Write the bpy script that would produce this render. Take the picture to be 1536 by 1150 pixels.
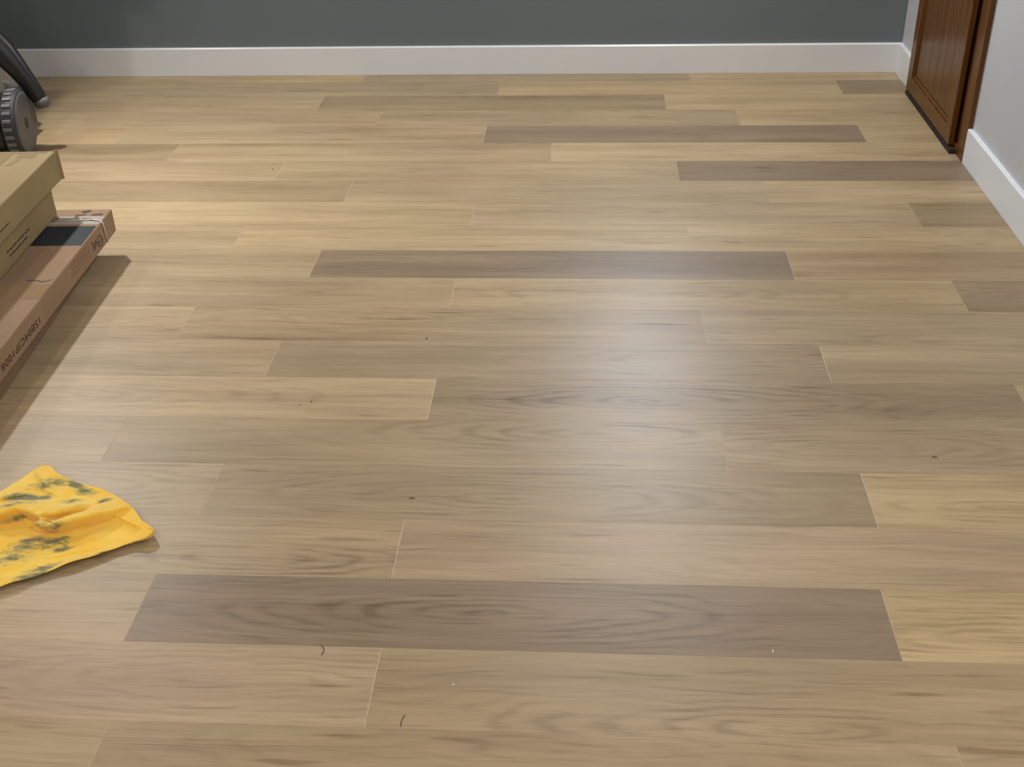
import bpy, bmesh, math, random
from mathutils import Vector, Matrix

random.seed(7)
for o in list(bpy.data.objects):
    bpy.data.objects.remove(o, do_unlink=True)
SC = bpy.context.scene
COL = SC.collection
U = 0.2                       # one plank row = 0.2 m; lengths below are in rows unless noted

# ------------------------------------------------------------------ camera
cam = bpy.data.cameras.new('camera')
cam.sensor_fit = 'HORIZONTAL'
cam.sensor_width = 36.0
cam.lens = 40.93
cam.clip_start = 0.02
cam_ob = bpy.data.objects.new('camera', cam)
COL.objects.link(cam_ob)
cam_ob.matrix_world = Matrix((
    (0.99793344, -0.01105119, 0.06329866, 0.0),
    (0.05967483, 0.52469403, -0.84919673, -1.63333),
    (-0.02382779, 0.85121915, 0.52426919, 1.61326),
    (0, 0, 0, 1)))
SC.camera = cam_ob

# ------------------------------------------------------------------ world, exposure
w = bpy.data.worlds.new('world')
SC.world = w
w.use_nodes = True
w.node_tree.nodes['Background'].inputs[0].default_value = (0.02, 0.02, 0.022, 1)
vs = SC.view_settings
vs.view_transform = 'Standard'
vs.look = 'None'
vs.exposure = 0.02
vs.gamma = 1.0
vs.use_curve_mapping = False

# lamps of the room and two added fill lamps (x, y in rows; ceiling height below; watts; colour)
CEIL = 12.2
LAMPS = [   # x, y, watts, colour, aim (None = straight down), beam, label
    (-12.7, 15.0, 15.5, (1.0, 0.98, 0.95), (4.5, -4.0, -11.3), 80, 'tilted recessed ceiling lamp nearest the dark grey wall and cartons'),
    (-16.5, 4.5, 19, (0.92, 0.96, 1.0), None, 180, 'round recessed ceiling lamp on the far left of the ceiling'),
    (-0.5, -19.0, 56, (1.0, 0.98, 0.95), None, 180, 'round recessed ceiling lamp at the rear of the ceiling behind the viewer'),
    (-9.5, -6.0, 20, (1.0, 0.98, 0.95), None, 180, 'added ceiling fill lamp above and left of the viewer'),  # added fill, brightens the near floor without lighting the carton sides
    (4.6, -6.5, 30, (1.0, 0.98, 0.95), None, 180, 'added ceiling fill lamp above and right of the viewer'),  # unseen fill added to brighten the near right of the floor
    (1.6, 16.4, 28, (1.0, 0.98, 0.95), None, 180, 'round recessed ceiling lamp nearest the brown wood cabinet'),
]
WALL_LAMP = (1.35, 8.1, 20, (0.74, 0.84, 1.0))   # x, z in rows, watts, colour

# ------------------------------------------------------------------ helpers
def link(name, me, mat=None, parent=None):
    o = bpy.data.objects.new(name, me)
    COL.objects.link(o)
    if mat is not None and me is not None and not me.materials:
        me.materials.append(mat)
    if parent is not None:
        o.parent = parent
    return o

def empty(name, loc=(0, 0, 0), rz=0.0):
    o = bpy.data.objects.new(name, None)
    COL.objects.link(o)
    o.empty_display_size = 0.05
    o.location = loc
    o.rotation_euler = (0, 0, rz)
    return o

def tag(o, label, cat=None, group=None, kind=None):
    if label: o['label'] = label
    if cat: o['category'] = cat
    if group: o['group'] = group
    if kind: o['kind'] = kind
    return o

def mesh_bm(bm, name, smooth=False):
    bmesh.ops.recalc_face_normals(bm, faces=bm.faces)
    me = bpy.data.meshes.new(name)
    bm.to_mesh(me)
    bm.free()
    if smooth:
        for p in me.polygons: p.use_smooth = True
    return me

def box_bm(x0, x1, y0, y1, z0, z1, bevel=0.0, seg=1, bm=None):
    own = bm is None
    if own: bm = bmesh.new()
    r = bmesh.ops.create_cube(bm, size=1.0)
    for v in r['verts']:
        v.co = Vector(((x0 + x1) / 2 + v.co.x * (x1 - x0), (y0 + y1) / 2 + v.co.y * (y1 - y0), (z0 + z1) / 2 + v.co.z * (z1 - z0)))
    if bevel:
        es = {e for v in r['verts'] for e in v.link_edges}
        bmesh.ops.bevel(bm, geom=list(es), offset=bevel, segments=seg, affect='EDGES', profile=0.5)
    return bm

def box(name, x0, x1, y0, y1, z0, z1, mat, parent=None, bevel=0.0, seg=1):
    return link(name, mesh_bm(box_bm(x0, x1, y0, y1, z0, z1, bevel, seg), name), mat, parent)

def prism_x(name, prof, x0, x1, mat, parent=None):
    """profile of (y,z) extruded along x"""
    bm = bmesh.new()
    a = [bm.verts.new((x0, y, z)) for y, z in prof]
    b = [bm.verts.new((x1, y, z)) for y, z in prof]
    n = len(prof)
    for i in range(n): bm.faces.new((a[i], a[(i + 1) % n], b[(i + 1) % n], b[i]))
    bm.faces.new(a[::-1]); bm.faces.new(b)
    return link(name, mesh_bm(bm, name), mat, parent)

def prism_y(name, prof, y0, y1, mat, parent=None):
    bm = bmesh.new()
    a = [bm.verts.new((x, y0, z)) for x, z in prof]
    b = [bm.verts.new((x, y1, z)) for x, z in prof]
    n = len(prof)
    for i in range(n): bm.faces.new((a[i], a[(i + 1) % n], b[(i + 1) % n], b[i]))
    bm.faces.new(a[::-1]); bm.faces.new(b)
    return link(name, mesh_bm(bm, name), mat, parent)

def tube_mesh(pts, radii, name, n=10, flat=1.0, up=(0, 0, 1)):
    """swept tube with per-point radius; flat squeezes the second axis"""
    bm = bmesh.new()
    rings = []
    P = [Vector(p) for p in pts]
    for i, p in enumerate(P):
        t = (P[min(i + 1, len(P) - 1)] - P[max(i - 1, 0)]).normalized()
        s = t.cross(Vector(up))
        if s.length < 1e-4: s = t.cross(Vector((0, 1, 0)))
        s.normalize(); u = s.cross(t).normalized()
        ring = []
        for k in range(n):
            a = 2 * math.pi * k / n
            ring.append(bm.verts.new(p + s * math.cos(a) * radii[i] + u * math.sin(a) * radii[i] * flat))
        rings.append(ring)
    for i in range(len(rings) - 1):
        for k in range(n):
            bm.faces.new((rings[i][k], rings[i][(k + 1) % n], rings[i + 1][(k + 1) % n], rings[i + 1][k]))
    bm.faces.new(rings[0][::-1]); bm.faces.new(rings[-1])
    return mesh_bm(bm, name, True)

def lathe_mesh(prof, name, n=40, axis='z', smooth=True):
    """closed profile [(r, h)] around axis"""
    bm = bmesh.new()
    rings = []
    for r, h in prof:
        ring = []
        for k in range(n):
            a = 2 * math.pi * k / n
            c, s = math.cos(a) * r, math.sin(a) * r
            ring.append(bm.verts.new((c, s, h) if axis == 'z' else (h, c, s)))
        rings.append(ring)
    for i in range(len(rings) - 1):
        for k in range(n):
            bm.faces.new((rings[i][k], rings[i][(k + 1) % n], rings[i + 1][(k + 1) % n], rings[i + 1][k]))
    if prof[0][0] > 1e-5: bm.faces.new(rings[0][::-1])
    if prof[-1][0] > 1e-5: bm.faces.new(rings[-1])
    bmesh.ops.remove_doubles(bm, verts=bm.verts, dist=1e-6)
    return mesh_bm(bm, name, smooth)

def text_mesh(body, size, name, extrude=0.0002, spacing=1.0):
    cu = bpy.data.curves.new(name, 'FONT')
    cu.body = body; cu.size = size; cu.extrude = extrude; cu.space_character = spacing
    cu.align_x = 'CENTER'; cu.align_y = 'CENTER'; cu.resolution_u = 3
    ob = bpy.data.objects.new(name + '_tmp', cu)
    COL.objects.link(ob)
    dg = bpy.context.evaluated_depsgraph_get()
    me = bpy.data.meshes.new_from_object(ob.evaluated_get(dg))
    bpy.data.objects.remove(ob, do_unlink=True)
    bpy.data.curves.remove(cu)
    me.materials.clear()
    return me

# ------------------------------------------------------------------ material helpers
class NT:
    def __init__(s, name):
        s.m = bpy.data.materials.new(name); s.m.use_nodes = True
        s.t = s.m.node_tree; s.N = s.t.nodes; s.L = s.t.links
        s.b = s.N['Principled BSDF']
    def n(s, typ, **kw):
        nd = s.N.new(typ)
        for k, v in kw.items():
            if isinstance(k, str) and hasattr(nd, k): setattr(nd, k, v)
        return nd
    def sock(s, nd, i, v):
        if v is None: return
        if hasattr(v, 'is_output') or isinstance(v, bpy.types.NodeSocket): s.L.new(v, nd.inputs[i])
        else: nd.inputs[i].default_value = v
    def math(s, op, a, b=None, c=None, clamp=False):
        nd = s.n('ShaderNodeMath', operation=op); nd.use_clamp = clamp
        s.sock(nd, 0, a); s.sock(nd, 1, b); s.sock(nd, 2, c)
        return nd.outputs[0]
    def vmath(s, op, a, b=None):
        nd = s.n('ShaderNodeVectorMath', operation=op)
        s.sock(nd, 0, a); s.sock(nd, 1, b)
        return nd.outputs[1] if op in ('LENGTH', 'DOT_PRODUCT') else nd.outputs[0]
    def noise(s, vec, scale=1.0, detail=2.0, rough=0.5, dist=0.0):
        nd = s.n('ShaderNodeTexNoise')
        s.sock(nd, 'Vector', vec)
        nd.inputs['Scale'].default_value = scale; nd.inputs['Detail'].default_value = detail
        nd.inputs['Roughness'].default_value = rough; nd.inputs['Distortion'].default_value = dist
        return nd.outputs[0]
    def ramp(s, fac, lo, hi, a=0.0, b=1.0):
        nd = s.n('ShaderNodeMapRange'); nd.interpolation_type = 'SMOOTHSTEP'
        s.sock(nd, 0, fac); s.sock(nd, 1, lo); s.sock(nd, 2, hi); s.sock(nd, 3, a); s.sock(nd, 4, b)
        return nd.outputs[0]
    def mix(s, fac, a, b, blend='MIX'):
        nd = s.n('ShaderNodeMix'); nd.data_type = 'RGBA'; nd.blend_type = blend
        s.sock(nd, 0, fac); s.sock(nd, 6, a); s.sock(nd, 7, b)
        return nd.outputs[2]
    def attr(s, name):
        nd = s.n('ShaderNodeAttribute'); nd.attribute_type = 'OBJECT'; nd.attribute_name = name
        return nd.outputs['Fac']
    def bump(s, h, strength=0.2, dist=0.001):
        nd = s.n('ShaderNodeBump')
        nd.inputs['Strength'].default_value = strength; nd.inputs['Distance'].default_value = dist
        s.sock(nd, 'Height', h); s.L.new(nd.outputs[0], s.b.inputs['Normal'])

def c4(c): return (c[0], c[1], c[2], 1.0)

def plain(name, col, rough=0.6, var=0.06, scale=30.0, bump=0.0, spec=0.5, metal=0.0, coords='Object'):
    s = NT(name)
    tc = s.n('ShaderNodeTexCoord').outputs[coords]
    f = s.noise(tc, scale, 3.0)
    s.sock(s.b, 'Base Color', s.mix(f, c4([max(0, v * (1 - var)) for v in col]), c4([min(1, v * (1 + var)) for v in col])))
    s.b.inputs['Roughness'].default_value = rough
    s.b.inputs['Specular IOR Level'].default_value = spec
    s.b.inputs['Metallic'].default_value = metal
    if bump: s.bump(s.noise(tc, scale * 6, 2.0), bump, 0.0006)
    return s.m

# ---- plank
def plank_material():
    s = NT('oak_plank')
    tc = s.n('ShaderNodeTexCoord').outputs['Object']
    oi = s.n('ShaderNodeObjectInfo')
    base, rnd = oi.outputs['Color'], oi.outputs['Random']
    off = s.n('ShaderNodeCombineXYZ')
    s.sock(off, 0, s.math('MULTIPLY', rnd, 37.0)); s.sock(off, 1, s.math('MULTIPLY', rnd, 91.0)); s.sock(off, 2, s.math('MULTIPLY', rnd, 13.0))
    v = s.vmath('ADD', tc, off.outputs[0])
    warp = s.noise(s.vmath('MULTIPLY', v, (3.0, 9.0, 1.0)), 1.0, 2.0)
    wv = s.n('ShaderNodeCombineXYZ'); s.sock(wv, 1, s.math('MULTIPLY', s.math('SUBTRACT', warp, 0.5), 0.035))
    vw = s.vmath('ADD', v, wv.outputs[0])
    broad = s.noise(s.vmath('MULTIPLY', vw, (0.9, 11.0, 1.0)), 1.0, 2.0, 0.5)
    streak = s.noise(s.vmath('MULTIPLY', vw, (2.6, 60.0, 1.0)), 1.0, 3.0, 0.6)
    fine = s.noise(s.vmath('MULTIPLY', v, (14.0, 420.0, 1.0)), 1.0, 3.0, 0.7)
    blotch = s.noise(s.vmath('MULTIPLY', v, (2.2, 5.0, 1.0)), 1.0, 2.0)
    # cathedral arches: long nested ellipses about (gx, gy)
    ctr = s.n('ShaderNodeCombineXYZ'); s.sock(ctr, 0, s.attr('gx')); s.sock(ctr, 1, s.attr('gy'))
    d = s.vmath('SUBTRACT', tc, ctr.outputs[0])
    q = s.vmath('MULTIPLY', d, (0.15, 1.0, 0.0))
    r = s.vmath('LENGTH', q)
    jit = s.noise(s.vmath('MULTIPLY', v, (7.0, 26.0, 1.0)), 1.0, 3.0, 0.6)
    r2 = s.math('ADD', r, s.math('MULTIPLY', s.math('SUBTRACT', jit, 0.5), 0.022))
    ph = s.math('MULTIPLY', r2, 400.0)
    ring = s.math('MULTIPLY_ADD', s.math('SINE', ph), 0.5, 0.5)
    ring = s.math('POWER', ring, 2.2)
    patch = s.ramp(s.noise(s.vmath('MULTIPLY', v, (5.0, 14.0, 1.0)), 1.0, 2.0), 0.36, 0.66)
    near = s.ramp(r, 0.03, 0.16, 1.0, 0.2)
    ring = s.math('MULTIPLY', s.math('MULTIPLY', s.math('MULTIPLY', ring, patch), near), s.attr('ga'))
    # short dark flecks and rare long dark streaks
    fleck = s.ramp(s.noise(s.vmath('MULTIPLY', vw, (4.5, 48.0, 1.0)), 1.0, 1.0), 0.66, 0.80)
    # knot
    kc = s.n('ShaderNodeCombineXYZ'); s.sock(kc, 0, s.attr('kx')); s.sock(kc, 1, s.attr('ky'))
    kd = s.vmath('LENGTH', s.vmath('MULTIPLY', s.vmath('SUBTRACT', tc, kc.outputs[0]), (0.55, 1.0, 0.0)))
    knot = s.ramp(kd, 0.0015, 0.006, 0.75, 0.0)
    # value
    val = s.math('MULTIPLY_ADD', s.math('SUBTRACT', broad, 0.5), 0.70, 1.04)
    val = s.math('ADD', val, s.math('MULTIPLY', s.math('SUBTRACT', streak, 0.5), 0.52))
    val = s.math('ADD', val, s.math('MULTIPLY', s.math('SUBTRACT', fine, 0.5), 0.34))
    val = s.math('ADD', val, s.math('MULTIPLY', s.math('SUBTRACT', blotch, 0.5), 0.30))
    thin = s.ramp(s.noise(s.vmath('MULTIPLY', vw, (3.2, 150.0, 1.0)), 1.0, 2.0, 0.6), 0.56, 0.72)
    val = s.math('SUBTRACT', val, s.math('MULTIPLY', thin, 0.22))
    val = s.math('SUBTRACT', val, s.math('MULTIPLY', ring, 0.31))
    val = s.math('SUBTRACT', val, s.math('MULTIPLY', fleck, 0.30))
    val = s.math('MULTIPLY', val, s.math('SUBTRACT', 1.0, knot))
    val = s.math('MAXIMUM', val, 0.12)
    cv = s.n('ShaderNodeCombineXYZ')
    s.sock(cv, 0, s.math('POWER', val, 0.92)); s.sock(cv, 1, val); s.sock(cv, 2, s.math('POWER', val, 1.12))
    col = s.vmath('MULTIPLY', base, cv.outputs[0])
    s.L.new(col, s.b.inputs['Base Color'])
    rg = s.math('MULTIPLY_ADD', streak, 0.08, 0.37)
    s.L.new(rg, s.b.inputs['Roughness'])
    s.b.inputs['Specular IOR Level'].default_value = 0.35
    s.bump(s.math('ADD', s.math('MULTIPLY', fine, 0.6), s.math('MULTIPLY', streak, 0.5)), 0.10, 0.0006)
    return s.m

def wood_dark():
    s = NT('stained_cabinet_wood')
    tc = s.n('ShaderNodeTexCoord').outputs['Object']
    a = s.noise(s.vmath('MULTIPLY', tc, (30.0, 30.0, 1.5)), 1.0, 4.0, 0.6)
    b = s.noise(s.vmath('MULTIPLY', tc, (120.0, 120.0, 4.0)), 1.0, 3.0, 0.6)
    f = s.math('ADD', s.math('MULTIPLY', a, 0.65), s.math('MULTIPLY', b, 0.35))
    f = s.ramp(f, 0.3, 0.7)
    s.sock(s.b, 'Base Color', s.mix(f, (0.095, 0.034, 0.006, 1), (0.155, 0.060, 0.011, 1)))
    s.b.inputs['Roughness'].default_value = 0.26
    s.b.inputs['Specular IOR Level'].default_value = 0.24
    s.bump(b, 0.06, 0.0005)
    return s.m

def cardboard(name, col, dark):
    s = NT(name)
    tc = s.n('ShaderNodeTexCoord').outputs['Object']
    flute = s.noise(s.vmath('MULTIPLY', tc, (160.0, 8.0, 8.0)), 1.0, 2.0)
    big = s.noise(tc, 5.0, 3.0)
    fine = s.noise(tc, 220.0, 2.0)
    f = s.math('ADD', s.math('MULTIPLY', flute, 0.25), s.math('ADD', s.math('MULTIPLY', big, 0.5), s.math('MULTIPLY', fine, 0.25)))
    s.sock(s.b, 'Base Color', s.mix(s.ramp(f, 0.3, 0.7), c4(dark), c4(col)))
    s.b.inputs['Roughness'].default_value = 0.75
    s.b.inputs['Specular IOR Level'].default_value = 0.25
    s.bump(s.math('ADD', flute, fine), 0.12, 0.0006)
    return s.m

def wall_paint(name, col, rough=0.55):
    s = NT(name)
    tc = s.n('ShaderNodeTexCoord').outputs['Object']
    f = s.noise(tc, 3.0, 3.0)
    s.sock(s.b, 'Base Color', s.mix(f, c4([v * 0.96 for v in col]), c4([v * 1.04 for v in col])))
    s.b.inputs['Roughness'].default_value = rough
    s.bump(s.noise(tc, 260.0, 3.0, 0.6), 0.12, 0.0008)
    return s.m

def emit(name, col, strength):
    s = NT(name)
    s.b.inputs['Base Color'].default_value = c4((0.8, 0.8, 0.8))
    tc = s.n('ShaderNodeTexCoord').outputs['Object']
    s.sock(s.b, 'Emission Color', s.mix(s.noise(tc, 20.0, 1.0), c4([v * 0.98 for v in col]), c4(col)))
    s.b.inputs['Emission Strength'].default_value = strength
    return s.m

M = {
    'plank': plank_material(),
    'edge': plain('bevel_edge_highlight', (0.43, 0.335, 0.22), 0.4, 0.3, 60.0),  # light caught on the plank end bevels, painted as a paler colour
    'sub': plain('subfloor_dark', (0.05, 0.038, 0.026), 0.9),
    'wall_grey': wall_paint('grey_wall_paint', (0.157, 0.192, 0.206), 0.5),
    'wall_white': wall_paint('light_wall_paint', (0.56, 0.57, 0.59)),
    'ceiling': wall_paint('ceiling_paint', (0.75, 0.74, 0.72)),
    'trim': plain('white_trim_paint', (0.83, 0.855, 0.89), 0.3, 0.015, 12.0, 0.02),
    'cab': wood_dark(),
    'door_shade': plain('painted_under_door_shade', (0.022, 0.012, 0.006), 0.8),  # shade under the cabinet door, put in as a dark colour
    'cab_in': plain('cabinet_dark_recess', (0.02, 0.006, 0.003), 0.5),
    'card_top': cardboard('tan_cardboard', (0.315, 0.235, 0.115), (0.265, 0.195, 0.093)),
    'card_mid': cardboard('mid_tan_cardboard', (0.30, 0.22, 0.105), (0.25, 0.18, 0.084)),
    'card_low': cardboard('brown_cardboard', (0.33, 0.215, 0.13), (0.265, 0.168, 0.098)),
    'card_under': cardboard('brown_cardboard_under', (0.24, 0.15, 0.08), (0.19, 0.115, 0.06)),
    'ink': plain('dark_print_ink', (0.05, 0.03, 0.02), 0.7),
    'ink_red': plain('rust_print_ink', (0.22, 0.115, 0.06), 0.7),
    'panel': plain('black_printed_panel', (0.018, 0.023, 0.030), 0.55, 0.15, 60.0, 0.0, 0.25),
    'paper': plain('dull_grey_tape', (0.42, 0.36, 0.31), 0.35, 0.12, 40.0, 0.1),
    'tan_tape': plain('tan_packing_tape', (0.25, 0.185, 0.09), 0.3, 0.08, 30.0, 0.1),
    'clear_tape': plain('glossy_packing_tape', (0.33, 0.21, 0.12), 0.12, 0.10, 50.0, 0.6),
    'strap': plain('white_plastic_strap', (0.62, 0.57, 0.54), 0.35),
    'black': plain('black_plastic', (0.012, 0.012, 0.013), 0.38, 0.2, 60.0, 0.08),
    'rubber': plain('black_tyre_rubber', (0.028, 0.029, 0.031), 0.62, 0.2, 80.0, 0.1),
    'lug': plain('worn_tyre_lug', (0.12, 0.12, 0.118), 0.55, 0.35, 90.0, 0.1),
    'hub': plain('dark_grey_plastic_hub', (0.105, 0.102, 0.098), 0.5, 0.12, 40.0),
    'greybody': plain('warm_grey_plastic', (0.32, 0.285, 0.235), 0.5, 0.05),
    'brass': plain('dull_metal', (0.45, 0.43, 0.40), 0.35, 0.05, 30.0, 0.0, 0.5, 1.0),
    'lampglass': emit('lit_lamp_lens', (1.0, 0.94, 0.86), 6.0),
    'lampglass_cool': emit('lit_wall_lamp_glass', (0.88, 0.93, 1.0), 6.0),
    'hair': plain('dark_hair', (0.05, 0.032, 0.02), 0.5),
    'crumb': plain('white_crumb', (0.75, 0.72, 0.66), 0.7),
    'speck': plain('dark_speck', (0.03, 0.022, 0.016), 0.8),
    'scuff': plain('pale_floor_scuff', (0.40, 0.31, 0.205), 0.35, 0.3, 200.0),
}

# ------------------------------------------------------------------ room shell (rows)
XL, XR, YB, YF = -22.0, 7.02, 18.63, -24.0     # left wall, right wall, back wall, wall behind the camera
def bx(name, x0, x1, y0, y1, z0, z1, mat, parent=None, bevel=0.0, seg=1):
    return box(name, x0 * U, x1 * U, y0 * U, y1 * U, z0 * U, z1 * U, mat, parent, bevel, seg)

floor = bx('floor', XL - .6, XR + .6, YF - .6, YB + .6, -0.35, -0.055, M['sub'])
tag(floor, 'wood plank floor of mixed light and dark tan boards', kind='structure')
tag(bx('wall_back', XL - .6, XR + .6, YB, YB + .6, -0.055, CEIL, M['wall_grey']), 'dark blue-grey painted back wall', kind='structure')
tag(bx('wall_right', XR, XR + .6, YF - .6, YB, -0.055, CEIL, M['wall_white']), 'pale grey painted wall on the right', kind='structure')
tag(bx('wall_left', XL - .6, XL, YF - .6, YB, -0.055, CEIL, M['wall_white']), 'pale painted wall on the left', kind='structure')
tag(bx('wall_front', XL, XR, YF - .6, YF, -0.055, CEIL, M['wall_white']), 'pale painted wall behind the viewer', kind='structure')
tag(bx('ceiling', XL - .6, XR + .6, YF - .6, YB + .6, CEIL, CEIL + .5, M['ceiling']), 'plain white ceiling', kind='structure')

# baseboards: flat boards with an eased top edge
BH, BT = 0.655, 0.08
def base_prof(face, inward):   # face coordinate of wall; inward = direction into the room
    f = face * U; d = inward
    return [(f, 0.0008), (f + d * BT * U, 0.0008), (f + d * BT * U, (BH - .022) * U), (f + d * (BT - .022) * U, BH * U), (f, BH * U)]
tag(prism_x('baseboard_back', base_prof(YB, -1), XL * U, XR * U, M['trim']), 'flat white baseboard along the dark grey wall', kind='structure')
tag(prism_y('baseboard_right', base_prof(XR, -1), YF * U, 12.90 * U, M['trim']), 'flat white baseboard in front of the wood cabinet', kind='structure')
tag(prism_y('baseboard_right_far', base_prof(XR, -1), 17.46 * U, (YB - BT) * U, M['trim']), 'short white baseboard piece between the wood cabinet and corner', kind='structure')
tag(prism_y('baseboard_left', base_prof(XL, 1), YF * U, (YB - BT) * U, M['trim']), 'white baseboard along the left wall', kind='structure')

# ------------------------------------------------------------------ planks
PL = 7.52
JOINT = {-2: 3.24, -1: -1.95, 0: 3.01, 1: -2.0, 2: 3.19, 3: 1.67, 4: -1.99, 5: 3.2, 6: 1.66, 7: -2.03, 8: 3.17, 9: 1.66,
         10: -1.99, 11: 3.17, 12: 1.66, 13: -0.72, 14: -2.1, 15: 3.09, 16: 1.64, 17: -2.02, 18: 2.29}
# albedo of the boards, by kind
TONE = {
    'D': (0.241, 0.175, 0.110),
    'd': (0.293, 0.214, 0.120),
    'g': (0.332, 0.246, 0.143),
    'm': (0.360, 0.266, 0.154),
    'w': (0.373, 0.264, 0.146),
    'p': (0.373, 0.273, 0.163),
    'l': (0.406, 0.299, 0.167),
    'L': (0.441, 0.321, 0.168),
}
# per row: kinds of the boards, from the one left of the leftmost listed joint
KIND = {
    -2: (-4.28, 'mmm'), -1: (-1.95, 'pgm'), 0: (-4.51, 'pDL'), 1: (-2.0, 'mpw'), 2: (-4.33, 'mgL'), 3: (-5.85, 'pgm'),
    4: (-1.99, 'lgL'), 5: (-4.32, 'mgm'), 6: (-5.86, 'mmm'), 7: (-2.03, 'mld'), 8: (-4.35, 'mDw'), 9: (-5.86, 'mll'),
    10: (-1.99, 'lmd'), 11: (-4.35, 'dgl'), 12: (-5.86, 'mmD'), 13: (-8.24, 'dml'), 14: (-2.1, 'mDl'), 15: (-4.43, 'mgl'),
    16: (-5.88, 'mdl'), 17: (-9.54, 'mgld'), 18: (-5.23, 'Lgl')}
# arches: (row, board index) -> distance along the board (rows), offset across (rows), strength
GRAIN = {(0, 1): (3.55, 0.02, 1.0), (4, 1): (2.75, 0.0, 1.0), (1, 0): (5.9, -0.22, 0.9), (2, 1): (3.4, -0.1, 0.8), (-1, 1): (3.9, -0.38, 0.9),
         (3, 1): (6.0, 0.25, 0.8), (3, 2): (1.6, 0.02, 0.7), (8, 1): (1.0, 0.05, 0.8), (7, 1): (2.6, 0.0, 0.6), (7, 2): (1.3, 0.0, 0.8), (0, 2): (1.1, -0.15, 0.8),
         (2, 2): (1.4, -0.1, 0.7), (4, 0): (2.2, 0.0, 0.7), (2, 0): (5.4, 0.05, 0.8), (5, 1): (7.0, 0.05, 0.6), (-1, 0): (6.4, 0.0, 0.6), (-2, 1): (4.0, 0.3, 0.6)}
KNOT = {(2, 1): (2.36, -0.12), (3, 2): (2.45, -0.15)}

mesh_cache = {}
GAP = 0.00005
def plank_mesh(L, W):
    key = (round(L, 3), round(W, 3))
    if key in mesh_cache: return mesh_cache[key]
    bm = bmesh.new()
    e, h = 0.0003, 0.0105
    x0, x1, y0, y1 = GAP, L * U - GAP, -W * U / 2 + GAP, W * U / 2 - GAP
    lo = [bm.verts.new(p) for p in ((x0, y0, -h), (x1, y0, -h), (x1, y1, -h), (x0, y1, -h))]
    mi = [bm.verts.new(p) for p in ((x0, y0, -e * .7), (x1, y0, -e * .7), (x1, y1, -e * .7), (x0, y1, -e * .7))]
    ex = 0.0009
    hi = [bm.verts.new(p) for p in ((x0 + ex, y0 + e, 0), (x1 - ex, y0 + e, 0), (x1 - ex, y1 - e, 0), (x0 + ex, y1 - e, 0))]
    for a, b in ((lo, mi), (mi, hi)):
        for i in range(4): bm.faces.new((a[i], a[(i + 1) % 4], b[(i + 1) % 4], b[i]))
    bm.faces.new(hi); bm.faces.new(lo[::-1])
    for f in bm.faces:
        c = f.calc_center_median()
        if (abs(c.x - x0) < .001 or abs(c.x - x1) < .001) and c.z > -.0005: f.material_index = 1
    me = mesh_bm(bm, 'plank')
    me.materials.append(M['plank']); me.materials.append(M['edge'])
    mesh_cache[key] = me
    return me

rng = random.Random(11)
X0, X1 = XL + .02, XR - .03
for row in range(-24, 19):
    y0, y1 = row, min(row + 1, YB - .03)
    j = JOINT.get(row)
    if j is None: j = rng.uniform(0, PL)
    js = []
    k = -6
    while k < 6:
        u = j + k * PL
        if X0 + .15 < u < X1 - .15: js.append(u)
        k += 1
    ends = [X0] + js + [X1]
    ref = KIND.get(row)
    for a, b in zip(ends[:-1], ends[1:]):
        idx = None; tone = None
        if ref:
            mid_from = (a if a > X0 else b - PL)
            idx = int(round((mid_from - ref[0]) / PL)) + 1
            if 0 <= idx < len(ref[1]): tone = TONE[ref[1][idx]]
        if tone is None: tone = TONE[rng.choice('mmmgpldwl')]
        o = bpy.data.objects.new('plank', plank_mesh(b - a, y1 - y0))
        COL.objects.link(o)
        o.parent = floor
        start = a if a > X0 else (b - PL if b < X1 else a)
        o.location = (a * U, (y0 + y1) / 2 * U, 0)
        jt = rng.uniform(0.975, 1.025)
        o.color = (tone[0] * jt, tone[1] * jt, tone[2] * jt * rng.uniform(.985, 1.015), 1)
        g = GRAIN.get((row, idx)) if ref else None
        if g is None: g = (rng.uniform(1, 6.5), rng.uniform(-.45, .45), rng.choice([0.15, 0.3, 0.3, 0.5]))
        shift = (start - a)
        o['gx'] = (g[0] + shift) * U; o['gy'] = g[1] * U; o['ga'] = g[2]
        kn = KNOT.get((row, idx)) if ref else None
        o['kx'] = ((kn[0] + shift) * U) if kn else -50.0
        o['ky'] = (kn[1] * U) if kn else 0.0

# ------------------------------------------------------------------ built-in wood cabinet on the right wall
cab = empty('pantry_cabinet', (6.98 * U, 15.2 * U, 0))
tag(cab, 'tall brown varnished wood cabinet built into the pale right wall', 'cabinet')
def cabbox(name, x0, x1, y0, y1, z0, z1, mat, parent=cab, bevel=0.0012):
    o = bx(name, x0, x1, y0, y1, z0, z1, mat, None, bevel)
    o.parent = parent
    o.matrix_parent_inverse = Matrix.Translation(-Vector(cab.location))
    return o
FX, WX, DX = 6.935, 7.015, 6.825
TOPZ = 10.4
cabbox('frame_stile', FX, WX, 12.91, 13.34, 0.004, TOPZ, M['cab'])
cabbox('frame_stile', FX, WX, 17.10, 17.45, 0.004, TOPZ, M['cab'])
cabbox('frame_rail', FX, WX, 13.34, 17.10, 0.004, 0.17, M['cab'])
cabbox('frame_rail', FX, WX, 13.34, 17.10, TOPZ - .4, TOPZ, M['cab'])
cabbox('recess_back', 6.985, WX, 13.34, 17.10, 0.17, TOPZ - .4, M['cab'], bevel=0)
cabbox('under_door_shade', 6.815, FX - .003, 13.36, 17.0, 0.004, 0.085, M['door_shade'], bevel=0)  # added dark strip in place of the shade below the door
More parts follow.
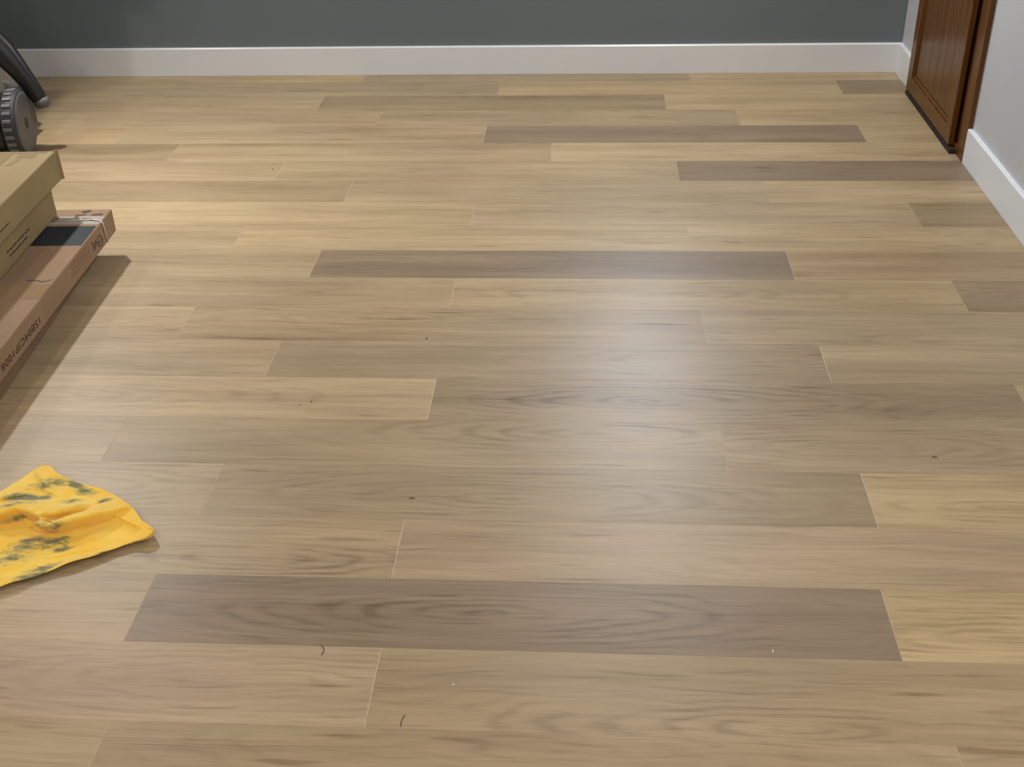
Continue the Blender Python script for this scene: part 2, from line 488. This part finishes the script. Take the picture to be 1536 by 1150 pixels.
# overlay door: stiles, rails, recessed beaded panel, moulding
D0, D1, Z0, Z1 = 13.53, 17.03, 0.115, TOPZ - .2
door = empty('door', (0, 0, 0)); door.parent = cab; door.matrix_parent_inverse = Matrix.Translation(-Vector(cab.location))
def dpart(name, x0, x1, y0, y1, z0, z1, mat, bevel=0.0015):
    o = bx(name, x0, x1, y0, y1, z0, z1, mat, None, bevel, 2)
    o.parent = door
    return o
SW = 0.31
dpart('stile', DX, FX - .004, D0, D0 + SW, Z0, Z1, M['cab'])
dpart('stile', DX, FX - .004, D1 - SW, D1, Z0, Z1, M['cab'])
dpart('rail', DX, FX - .004, D0 + SW, D1 - SW, Z0, Z0 + SW, M['cab'])
dpart('rail', DX, FX - .004, D0 + SW, D1 - SW, Z1 - SW, Z1, M['cab'])
nb = 6
pw = (D1 - D0 - 2 * SW) / nb
for i in range(nb):
    a = D0 + SW + i * pw
    dpart('panel_board', DX + .055, FX - .006, a + .006, a + pw - .006, Z0 + SW, Z1 - SW, M['cab'], 0.0018)
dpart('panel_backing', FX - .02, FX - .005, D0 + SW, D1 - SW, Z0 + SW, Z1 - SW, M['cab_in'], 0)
for (y0, y1, z0, z1) in ((D0 + SW, D0 + SW + .07, Z0 + SW, Z1 - SW), (D1 - SW - .07, D1 - SW, Z0 + SW, Z1 - SW),
                         (D0 + SW + .07, D1 - SW - .07, Z0 + SW, Z0 + SW + .07), (D0 + SW + .07, D1 - SW - .07, Z1 - SW - .07, Z1 - SW)):
    dpart('moulding', DX + .025, DX + .06, y0, y1, z0, z1, M['cab'], 0.003)
kn = link('knob', lathe_mesh([(0.0, 0.030), (0.010, 0.029), (0.014, 0.022), (0.012, 0.015), (0.006, 0.010), (0.006, 0.0), (0.0, 0.0)], 'knob', 20, 'x'), M['brass'], door)
kn.matrix_local = Matrix.Translation((DX * U, (D0 + SW / 2) * U, 5.2 * U)) @ Matrix.Rotation(math.pi, 4, 'Z')

# ------------------------------------------------------------------ cartons
PHI = math.atan(0.036)
def carton(name, x, y, z0, z1, W, L, mat, label, rz=PHI, bev=0.004):
    root = empty(name, (x * U, y * U, z0 * U), rz)
    tag(root, label, 'carton')
    h = (z1 - z0) * U
    # body: sides with closed top flaps meeting at a seam
    bm = box_bm(-W * U, 0, -L * U, 0, 0, h, bev, 2)
    me = mesh_bm(bm, 'body')
    link('body', me, mat, root)
    return root, h

E0 = 0.0006
low, lh = carton('flat_carton', -7.98, 8.30, 0.004, 0.35, 4.3, 5.0, M['card_under'],
                 'thin brown carton lying on the floor beneath the lettered flat carton', math.atan(0.075))
bot, bh = carton('flat_carton', -7.70, 8.96, 0.352, 0.735, 4.9, 7.5, M['card_low'],
                 'wide brown flat carton with black band and OVE lettering on its side')
mid, mh = carton('flat_carton', -8.49, 8.69, 0.746, 1.255, 4.6, 6.0, M['card_mid'],
                 'middle tan carton of the stack with small two-line print on its side')
top, th = carton('flat_carton', -8.39, 8.90, 1.258, 1.735, 4.6, 6.1, M['card_top'],
                 'topmost light tan carton of the stack beside the treaded wheel')

def flat_on_top(name, parent, pts, z, mat, thick=0.0004):
    """thin sheet on a carton's top; pts are local rows"""
    bm = bmesh.new()
    a = [bm.verts.new((x * U, y * U, z)) for x, y in pts]
    b = [bm.verts.new((x * U, y * U, z + thick)) for x, y in pts]
    n = len(pts)
    bm.faces.new(a[::-1]); bm.faces.new(b)
    for i in range(n): bm.faces.new((a[i], a[(i + 1) % n], b[(i + 1) % n], b[i]))
    return link(name, mesh_bm(bm, name), mat, parent)
def side_mat(y, z, x=E0):     # upside-down lettering on the +x side, y and z in local metres
    return Matrix(((0, 0, 1, x), (-1, 0, 0, y), (0, -1, 0, z), (0, 0, 0, 1)))
def rect(x0, x1, y0, y1): return [(x0, y0), (x1, y0), (x1, y1), (x0, y1)]

# bottom carton: black printed band, grey tape, torn patches, strap, lettering
tag(flat_on_top('printed_band', bot, rect(-4.6, -.025, -1.40, -.68), bh, M['panel']), 'black printed band')
flat_on_top('tape', bot, rect(-4.7, -.02, -.60, -.30), bh, M['paper'])
flat_on_top('tear', bot, [(-.47, -.10), (-.33, -.04), (-.30, -.11), (-.40, -.17)], bh + .0005, M['ink'])
flat_on_top('tear', bot, [(-.34, -.37), (-.16, -.40), (-.20, -.47), (-.36, -.43)], bh + .0005, M['ink'])
flat_on_top('tear', bot, [(-.26, -.22), (-.08, -.19), (-.07, -.25), (-.24, -.26)], bh + .0005, M['ink'])
flat_on_top('tear', bot, [(-.52, -.24), (-.34, -.21), (-.34, -.25), (-.50, -.27)], bh + .0005, M['ink'])
flat_on_top('print_block', bot, [(-.98, -.34), (-.74, -.33), (-.72, -.52), (-.96, -.54)], bh + .0005, M['ink_red'])
st = link('strap', tube_mesh([(-.76 * U, -.50 * U, bh + .0016), (-.45 * U, -.47 * U, bh + .002), (-.16 * U, -.46 * U, bh + .003), (-.03 * U, -.50 * U, bh + .0025),
                              (.014 * U, -.515 * U, bh - .004), (.014 * U, -.50 * U, bh * .5), (.012 * U, -.47 * U, .004), (-.05 * U, -.47 * U, -.0015)],
                             [.0032] * 8, 'strap', 8, 0.6), M['strap'], bot)
tag(st, 'white strap')
flat_on_top('crease', bot, [(-.42, -2.56), (-.26, -2.57), (-.16, -2.61), (-.05, -2.55), (-.05, -2.57), (-.16, -2.64), (-.27, -2.59), (-.42, -2.575)], bh + .0002, M['ink'])
flat_on_top('tape', bot, rect(-1.6, -.01, -3.16, -2.72), bh, M['clear_tape'])
t = link('lettering', text_mesh('15B04CIP1008', 0.028, 'lettering', 0.0002, 1.08), M['ink'], bot)
bb = [v.co.x for v in t.data.vertices]; sc = 1.33 * U / (max(bb) - min(bb))
t.matrix_local = side_mat(-3.97 * U, (.505 - .352) * U) @ Matrix.Diagonal((sc, 1.05, 1, 1))
t = link('lettering', text_mesh('OVE', 0.040, 'lettering', 0.0002, 0.95), M['ink'], bot)
bb = [v.co.x for v in t.data.vertices]; sc = 0.42 * U / (max(bb) - min(bb))
t.matrix_local = side_mat(-.87 * U, (.552 - .352) * U) @ Matrix.Diagonal((sc, 0.9, 1, 1))
# arc of the printed mark round the O
arc = []
for i in range(9):
    a = math.radians(200 + i * 17)
    arc.append((E0 + .0002, (-.735 - .115 * math.cos(a)) * U, (.555 - .352 - .135 * math.sin(a) * -1) * U))
link('logo_arc', tube_mesh(arc, [.0011] * 9, 'logo_arc', 6), M['ink'], bot)
for k in range(4):
    zz = (.66 - .352 - k * .055) * U
    y0 = -1.28 - .015 * k
    bm = box_bm(0, .0004, (y0 - .72 + .05 * (k % 2)) * U, y0 * U, zz - .0020, zz + .0020)
    link('print_line', mesh_bm(bm, 'print_line'), M['ink_red'], bot)
bm = box_bm(0, .0004, -1.235 * U, -1.22 * U, (.44 - .352) * U, (.63 - .352) * U)
link('print_line', mesh_bm(bm, 'print_line'), M['ink_red'], bot)

# middle carton: two small lines of print
for k, (a, b, z) in enumerate(((-1.92, -1.06, .975), (-1.86, -1.16, .895))):
    n = 9
    for i in range(n):
        y0 = a + (b - a) * i / n
        y1 = y0 + (b - a) / n * (0.62 + .3 * ((i * 7 + k) % 3) / 3)
        zc = (z - .738) * U
        link('print_mark', mesh_bm(box_bm(0, .0004, y0 * U, y1 * U, zc - .0030, zc + .0030), 'print_mark'), M['ink'], mid)
# top carton: print dash on side, tape and die-cut outlines on the lid
link('print_mark', mesh_bm(box_bm(0, .0004, -3.0 * U, -2.05 * U, (1.415 - 1.258) * U - .002, (1.415 - 1.258) * U + .002), 'print_mark'), M['ink'], top)
flat_on_top('tape', top, rect(-1.25, -.62, -5.5, -.004), th, M['tan_tape'])
flat_on_top('handle_print', top, rect(-.52, -.22, -.31, -.12), th, M['tan_tape'])
flat_on_top('handle_print', top, [(-.56, -.62), (-.46, -.60), (-.40, -.36), (-.47, -.34)], th, M['tan_tape'])
flat_on_top('tape', top, rect(-.9, -.10, -.085, -.012), th + .0004, M['tan_tape'])
# corner flap at the far end, slightly sprung open
bm = bmesh.new()
fp = [(-.002, .0, 0), (.006, .012, 0), (.003, .014, th + .001), (-.006, .0, th + .001)]
a = [bm.verts.new(p) for p in fp]; b = [bm.verts.new((p[0] - .003, p[1] + .001, p[2])) for p in fp]
bm.faces.new(a); bm.faces.new(b[::-1])
for i in range(4): bm.faces.new((a[i], b[i], b[(i + 1) % 4], a[(i + 1) % 4]))
link('flap', mesh_bm(bm, 'flap'), M['card_top'], top)

# ------------------------------------------------------------------ wheeled tool stand at the left edge
stand = empty('wheeled_tool_stand', (-12.2 * U, 14.4 * U, 0))
tag(stand, 'black and grey wheeled tool stand with treaded wheel and slanted lever', 'tool stand')
inv = Matrix.Translation(-Vector(stand.location))
def sp(o, parent=stand):
    o.parent = parent
    if parent is stand: o.matrix_parent_inverse = inv
    return o
# wheel
def wheel(x, y, rz, outer):
    R_, Wd = .66 * U, .30 * U
    wr = empty('wheel', (x * U, y * U, R_ + .0005), rz)
    sp(wr)
    prof = [(R_ * .62, Wd * .5), (R_ * .80, Wd * .5), (R_ * .93, Wd * .46), (R_ * .965, Wd * .36), (R_ * .97, 0), (R_ * .965, -Wd * .36), (R_ * .93, -Wd * .46), (R_ * .80, -Wd * .5), (R_ * .62, -Wd * .5)]
    tyre = link('tyre', lathe_mesh(prof, 'tyre', 48, 'x'), M['rubber'], wr)
    lugme = mesh_bm(box_bm(-Wd * .34, Wd * .20, -.0066, .0066, -.003, .0046, .0018), 'tread_lug')
    lugme.materials.append(M['lug'])
    for k in range(26):
        a = 2 * math.pi * k / 26
        lg = link('tread_lug', lugme, None, tyre)
        lg.matrix_local = Matrix.Rotation(a, 4, 'X') @ Matrix.Translation((0, 0, R_ * .97))
    hp = [(0, Wd * .40), (R_ * .14, Wd * .40), (R_ * .16, Wd * .50), (R_ * .30, Wd * .505), (R_ * .60, Wd * .51), (R_ * .64, Wd * .52), (R_ * .86, Wd * .53), (R_ * .90, Wd * .48),
          (R_ * .90, -Wd * .44), (R_ * .60, -Wd * .46), (0, -Wd * .44)]
    link('hub', lathe_mesh(hp, 'hub', 40, 'x'), M['hub'], wr)
    ax = link('axle_cap', lathe_mesh([(0, Wd * .47), (R_ * .10, Wd * .465), (R_ * .13, Wd * .42), (R_ * .13, Wd * .38)], 'axle_cap', 20, 'x'), M['black'], wr)
    return wr
wheel(-11.17, 13.35, math.radians(9), 1)
wheel(-15.3, 13.35, math.radians(9), -1)
sp(link('axle', tube_mesh([(-15.3 * U, 13.35 * U, .132), (-11.3 * U, 13.35 * U, .132)], [.009, .009], 'axle', 12), M['black']))
# guard over the wheel (pointed bracket)
bm = bmesh.new()
gp = [(-11.34, 13.5, 1.20), (-11.36, 13.5, 1.44), (-11.28, 13.55, 1.40), (-11.16, 13.6, 1.30), (-11.08, 13.62, 1.16)]
a = [bm.verts.new(Vector(p) * U) for p in gp]; b = [bm.verts.new((Vector(p) + Vector((-.05, .10, 0))) * U) for p in gp]
bm.faces.new(a); bm.faces.new(b[::-1])
for i in range(len(gp)): bm.faces.new((a[i], b[i], b[(i + 1) % len(gp)], a[(i + 1) % len(gp)]))
sp(link('wheel_guard', mesh_bm(bm, 'wheel_guard'), M['hub']))
# lever with a blunt rubber tip
lev = sp(link('lever', tube_mesh([Vector(p) * U for p in ((-12.3, 14.0, 2.75), (-11.75, 13.95, 2.28), (-11.42, 13.92, 1.90), (-11.22, 13.9, 1.60), (-11.05, 13.9, 1.30), (-10.94, 13.9, 1.05), (-10.87, 13.9, .90))],
                                 [.062, .060, .054, .044, .036, .034, .030], 'lever', 14, 0.75, (0, 1, 0)), M['black']))
sp(link('lever_tip', tube_mesh([Vector(p) * U for p in ((-10.90, 13.9, .96), (-10.865, 13.9, .88), (-10.84, 13.9, .825), (-10.835, 13.9, .80))], [.0325, .0335, .029, .018], 'lever_tip', 14, 0.78, (0, 1, 0)), M['hub'], lev)).matrix_parent_inverse = Matrix()
sp(link('lever_notch', mesh_bm(box_bm(-11.52 * U, -11.44 * U, 13.80 * U, 13.92 * U, 2.10 * U, 2.32 * U, .004), 'lever_notch'), M['black'], lev)).matrix_parent_inverse = Matrix()
for nm in ('lever_tip', 'lever_notch'):
    o = bpy.data.objects[nm]; o.parent = lev; o.matrix_parent_inverse = Matrix()
# grey moulded body and upright
def rounded_block(name, x0, x1, y0, y1, z0, z1, mat, bev):
    me = mesh_bm(box_bm(x0 * U, x1 * U, y0 * U, y1 * U, z0 * U, z1 * U, bev, 4), name, True)
    return sp(link(name, me, mat))
rounded_block('body', -15.0, -11.74, 14.3, 15.4, .55, 1.85, M['greybody'], .07)
rounded_block('base', -15.0, -11.52, 13.3, 14.9, .12, .95, M['black'], .02)
rounded_block('upright', -14.6, -12.40, 14.4, 15.3, 1.7, 5.2, M['black'], .03)
rounded_block('table_top', -15.4, -12.3, 13.6, 16.4, 5.2, 5.6, M['hub'], .012)

# ------------------------------------------------------------------ yellow cloth
def cloth():
    up = [(-7.55, 1.30), (-7.45, 1.55), (-7.3, 1.85), (-7.1, 2.06), (-6.78, 2.29), (-6.62, 2.66), (-6.50, 2.88), (-6.38, 2.84), (-6.24, 2.70), (-6.09, 2.59), (-5.86, 2.50), (-5.63, 2.44), (-5.37, 2.27), (-5.12, 2.09), (-4.92, 1.84), (-4.76, 1.68), (-4.70, 1.58)]
    dn = [(-7.55, 1.30), (-7.6, .75), (-7.5, .20), (-7.3, .14), (-6.9, .28), (-6.45, .43), (-6.04, .65), (-5.82, .80), (-5.54, 1.00), (-5.24, 1.18), (-5.07, 1.31), (-4.89, 1.43), (-4.78, 1.44), (-4.72, 1.49), (-4.70, 1.58)]
    def resample(pl, n):
        d = [0]
        for p, q in zip(pl[:-1], pl[1:]): d.append(d[-1] + math.dist(p, q))
        out = []
        for i in range(n):
            s = d[-1] * i / (n - 1)
            k = 0
            while k < len(d) - 2 and d[k + 1] < s: k += 1
            f = (s - d[k]) / (d[k + 1] - d[k])
            out.append((pl[k][0] + f * (pl[k + 1][0] - pl[k][0]), pl[k][1] + f * (pl[k + 1][1] - pl[k][1])))
        for _ in range(3):
            out = [out[0]] + [((out[i - 1][0] + 2 * out[i][0] + out[i + 1][0]) / 4, (out[i - 1][1] + 2 * out[i][1] + out[i + 1][1]) / 4) for i in range(1, n - 1)] + [out[-1]]
        return out
    NS, NTT = 220, 150
    A, B = resample(up, NS), resample(dn, NS)
    # folds: polyline (rows), half width, height (rows), skew
    folds = [
        ([(-7.4, 1.55), (-6.9, 1.70), (-6.55, 1.83), (-6.30, 1.96), (-6.14, 1.93), (-5.96, 1.82)], .12, .20),
        ([(-6.12, 1.77), (-5.95, 1.70), (-5.78, 1.66), (-5.67, 1.75), (-5.42, 1.90), (-5.14, 2.07)], .10, .19),
        ([(-5.98, 1.87), (-5.85, 1.89), (-5.74, 1.95), (-5.58, 2.11)], .08, .15),
        ([(-6.5, 2.75), (-6.2, 2.35), (-5.9, 2.2)], .16, .05),
        ([(-7.2, .75), (-6.4, .95), (-5.8, 1.15)], .35, .05),
        ([(-5.3, 2.0), (-5.1, 1.85), (-4.85, 1.7)], .14, .05),
        ([(-6.9, 2.05), (-6.6, 2.2), (-6.3, 2.25)], .10, .05),
    ]
    def segd(p, a, b):
        ax, ay = b[0] - a[0], b[1] - a[1]
        L2 = ax * ax + ay * ay
        t = max(0, min(1, ((p[0] - a[0]) * ax + (p[1] - a[1]) * ay) / L2))
        dx, dy = p[0] - a[0] - t * ax, p[1] - a[1] - t * ay
        side = ax * (p[1] - a[1]) - ay * (p[0] - a[0])
        return math.hypot(dx, dy), (1 if side > 0 else -1), t
    verts, info = [], []
    import mathutils
    for i in range(NS):
        for k in range(NTT):
            t = k / (NTT - 1)
            x = A[i][0] * (1 - t) + B[i][0] * t
            y = A[i][1] * (1 - t) + B[i][1] * t
            h = .035
            dyy = 0
            for pl, wd, ht in folds:
                best = (9, 1, 0); ti = 0
                for n_, (p, q) in enumerate(zip(pl[:-1], pl[1:])):
                    r_ = segd((x, y), p, q)
                    if r_[0] < best[0]: best = r_; ti = (n_ + r_[2]) / (len(pl) - 1)
                d, sd, _ = best
                fade = min(1, 5 * (1 - ti) + .15) * min(1, 6 * ti + .2)
                ww = wd * (1.9 if sd > 0 else .30)          # steep on the near side
                g = math.exp(-(d / ww) ** 2) * fade
                h += ht * g
                dyy -= ht * g * 1.0
                if sd < 0 and ht > .07: h -= .035 * math.exp(-((d - ww * 1.4) / (.05)) ** 2) * fade
            nz = mathutils.noise.noise(Vector((x * 2.2, y * 2.2, 1.7))) * .03 + mathutils.noise.noise(Vector((x * 6, y * 6, 4.2))) * .010
            h += nz
            # lower hem lifted slightly, edges thin
            edge = min(t, 1 - t)
            if t > .85: h += .05 * (t - .85) / .15 * (1 if x > -6.6 else .4)
            if i > NS * .92: h += .03 * (i / NS - .92) / .08
            verts.append((x * U, (y + dyy) * U, max(h, .012) * U))
            info.append((x, y))
    faces = []
    for i in range(NS - 1):
        for k in range(NTT - 1):
            a = i * NTT + k
            faces.append((a, a + 1, a + NTT + 1, a + NTT))
    me = bpy.data.meshes.new('towel')
    me.from_pydata(verts, [], faces)
    bm = bmesh.new(); bm.from_mesh(me)
    bmesh.ops.remove_doubles(bm, verts=bm.verts, dist=1e-5)
    bmesh.ops.recalc_face_normals(bm, faces=bm.faces)
    for f in bm.faces: f.smooth = True
    bm.to_mesh(me); bm.free()
    # stains: centre (rows), radii, angle, strength
    stains = [(-6.36, 2.10, .20, .11, .0, 1.15), (-6.18, 2.13, .10, .10, .2, 1.0), (-6.55, 2.15, .12, .07, .3, .9), (-6.25, 2.42, .26, .13, .1, .62), (-5.93, 2.44, .13, .06, -.5, 1.1), (-5.79, 2.35, .18, .09, -.3, .62),
              (-6.39, 1.86, .22, .10, .4, .60), (-5.80, 1.43, .20, .07, .5, .85), (-6.03, 1.42, .22, .09, .4, .70), (-5.65, 1.31, .13, .05, .5, .85), (-6.06, 1.28, .26, .10, .5, .66), (-5.75, 1.40, .22, .16, .5, .52),
              (-5.13, 1.22, .14, .06, .5, .62), (-5.73, .98, .22, .08, .5, .66), (-5.80, .84, .20, .10, .4, .66), (-5.47, 2.17, .08, .06, .2, .85), (-5.85, 2.12, .14, .06, .4, .62), (-6.12, 1.10, .3, .12, .3, .55),
              (-7.0, 1.2, .3, .2, .3, .6)]
    at = me.attributes.new('stain', 'FLOAT', 'POINT')
    for vi, v in enumerate(me.vertices):
        x, y = v.co.x / U, v.co.y / U
        s = 0
        for cx, cy, rx, ry, an, st_ in stains:
            dx, dy = x - cx, y - cy
            c_, s_ = math.cos(an), math.sin(an)
            q = math.hypot((dx * c_ + dy * s_) / rx, (-dx * s_ + dy * c_) / ry)
            s = max(s, st_ * max(0, 1.4 - q))
        at.data[vi].value = min(1, s)
    s = NT('yellow_microfibre')
    tc = s.n('ShaderNodeTexCoord').outputs['Object']
    an = s.n('ShaderNodeAttribute'); an.attribute_type = 'GEOMETRY'; an.attribute_name = 'stain'
    brk = s.noise(s.vmath('MULTIPLY', tc, (45.0, 80.0, 45.0)), 1.0, 4.0, 0.65)
    msk = s.ramp(s.math('ADD', s.math('MULTIPLY', an.outputs['Fac'], 0.75), s.math('MULTIPLY', brk, 1.7)), 0.98, 1.62)
    fz = s.noise(tc, 500.0, 2.0)
    big = s.noise(tc, 9.0, 2.0)
    ycol = s.mix(s.ramp(big, .35, .65), (0.92, 0.56, 0.060, 1), (0.94, 0.65, 0.115, 1))
    ycol = s.mix(s.math('MULTIPLY', fz, 0.35), ycol, (0.78, 0.44, 0.04, 1))
    soft = s.ramp(s.math('ADD', s.math('MULTIPLY', an.outputs['Fac'], 1.0), s.math('MULTIPLY', big, 0.5)), 0.30, 0.95, 0.0, 0.75)
    ycol = s.mix(soft, ycol, (0.62, 0.47, 0.12, 1))
    s.sock(s.b, 'Base Color', s.mix(s.math('MULTIPLY', msk, 0.88), ycol, (0.115, 0.125, 0.075, 1)))
    s.b.inputs['Roughness'].default_value = 0.9
    s.b.inputs['Specular IOR Level'].default_value = 0.15
    s.b.inputs['Sheen Weight'].default_value = 0.25
    s.bump(fz, 0.35, 0.0012)
    me.materials.append(s.m)
    o = link('cleaning_cloth', me)
    sm = o.modifiers.new('thickness', 'SOLIDIFY'); sm.thickness = .0022; sm.offset = 1
    tag(o, 'crumpled yellow cloth with dark green stains lying on the plank floor', 'cloth')
    return o
cloth()

# ------------------------------------------------------------------ small litter on the floor
def hair(pts, r, label):
    o = link('hair_strand', tube_mesh([Vector((x * U, y * U, r + .0003)) for x, y in pts], [r] * len(pts), 'hair_strand', 6), M['hair'])
    tag(o, label, 'hair')
hair([(-2.545, .005), (-2.515, -.02), (-2.50, -.055), (-2.505, -.10), (-2.515, -.125)], .0007, 'short dark curved hair just below the darkest large plank')
hair([(-1.60, -.845), (-1.615, -.875), (-1.625, -.91), (-1.625, -.945), (-1.62, -.975)], .0007, 'short dark curved hair nearest the bottom of the picture')
def bit(name, x, y, rx, ry, h, mat, label, cat):
    bm = bmesh.new()
    bmesh.ops.create_icosphere(bm, subdivisions=2, radius=1.0)
    r_ = random.Random(int((x + 20) * 100))
    for v in bm.verts:
        k = 1 + r_.uniform(-.18, .18)
        v.co = Vector((v.co.x * rx * k, v.co.y * ry * k, max(-.6, v.co.z) * h * k))
    mz = min(v.co.z for v in bm.verts)
    for v in bm.verts: v.co.z -= mz
    o = link(name, mesh_bm(bm, name, True), mat)
    o.location = (x * U, y * U, 0.0002)
    tag(o, label, cat)
bit('crumb', -1.20, -.46, .0017, .0017, .0012, M['crumb'], 'tiny white crumb on the plank below the darkest plank', 'crumb')
bit('crumb', 1.81, .085, .0012, .0042, .0012, M['crumb'], 'thin white fleck on the lower edge of the darkest plank', 'crumb')
bit('dirt_speck', -2.254, 6.076, .0022, .0035, .0012, M['speck'], 'tiny dark speck near the middle of the plank floor', 'speck')
bit('dirt_speck', -3.553, 4.39, .0022, .0024, .001, M['speck'], 'small dark speck on the pale plank left of the centre', 'speck')
bit('dirt_speck', -3.69, 4.31, .0014, .0018, .001, M['speck'], 'fainter dark speck beside another on the pale left plank', 'speck')
bit('dirt_speck', -6.01, 12.58, .0020, .0060, .001, M['speck'], 'tiny dark sliver on the floor toward the grey wall', 'speck')
# pale scuff across two boards, modelled as a thin raised strip
bm = bmesh.new()
sm_pts = [(-2.985, 7.72), (-2.90, 7.52), (-2.83, 7.33), (-2.76, 7.14), (-2.68, 6.95)]
sw = [.004, .010, .007, .011, .003]
L_ = [bm.verts.new(((x - s_) * U, y * U, .0004)) for (x, y), s_ in zip(sm_pts, sw)]
R_ = [bm.verts.new(((x + s_) * U, y * U, .0004)) for (x, y), s_ in zip(sm_pts, sw)]
C_ = [bm.verts.new((x * U, y * U, .0008)) for (x, y) in sm_pts]
for i in range(4):
    bm.faces.new((L_[i], C_[i], C_[i + 1], L_[i + 1])); bm.faces.new((C_[i], R_[i], R_[i + 1], C_[i + 1]))
    bm.faces.new((L_[i], L_[i + 1], R_[i + 1], R_[i]))
bm.faces.new((L_[0], R_[0], C_[0])); bm.faces.new((L_[4], C_[4], R_[4]))
tag(link('floor_scuff', mesh_bm(bm, 'floor_scuff'), M['scuff']), 'thin pale slanting smear on the middle planks', 'smear')

# ------------------------------------------------------------------ lamps
for x, y, watts, colr, aim, beam, label in LAMPS:
    root = empty('recessed_or_fill_lamp', (x * U, y * U, CEIL * U))
    tag(root, label, 'lamp', 'recessed and added fill ceiling lamps')
    link('trim_ring', lathe_mesh([(.070, -.001), (.095, -.001), (.098, -.005), (.092, -.010), (.072, -.008), (.070, -.001)], 'trim_ring', 32), M['trim'], root)
    link('lens', lathe_mesh([(0, -.003), (.069, -.003), (.069, -.006), (0, -.007)], 'lens', 32), M['lampglass'], root)
    ld = bpy.data.lights.new('lamp_light', 'AREA')
    ld.shape = 'DISK'; ld.size = .13; ld.energy = watts; ld.color = colr
    lo = bpy.data.objects.new('lamp_light', ld); COL.objects.link(lo)
    lo.parent = root; lo.location = (0, 0, -.012)
    ld.spread = math.radians(beam)
    if aim: lo.location.z = -.06; lo.rotation_euler = Vector(aim).to_track_quat('-Z', 'Y').to_euler()
if WALL_LAMP:
    x, z, watts, colr = WALL_LAMP
    root = empty('wall_lamp', (x * U, YB * U, z * U))
    tag(root, 'wall lamp with frosted shade fixed to the dark grey wall', 'lamp')
    link('back_plate', mesh_bm(box_bm(-.06, .06, -.02, 0, -.09, .09, .006, 2), 'back_plate'), M['brass'], root)
    link('arm', tube_mesh([(0, -.01, 0), (0, -.06, 0)], [.012, .012], 'arm', 12), M['brass'], root)
    sh = link('lamp_shade', mesh_bm(box_bm(-.16, .16, -.13, -.055, -.14, .14, .02, 3), 'lamp_shade', True), M['lampglass_cool'], root)
    ld = bpy.data.lights.new('wall_lamp_light', 'AREA')
    ld.shape = 'RECTANGLE'; ld.size = .30; ld.size_y = .26; ld.energy = watts; ld.color = colr
    lo = bpy.data.objects.new('wall_lamp_light', ld); COL.objects.link(lo)
    lo.parent = root; lo.location = (0, -.135, 0); lo.rotation_euler = (math.radians(-90), 0, 0)
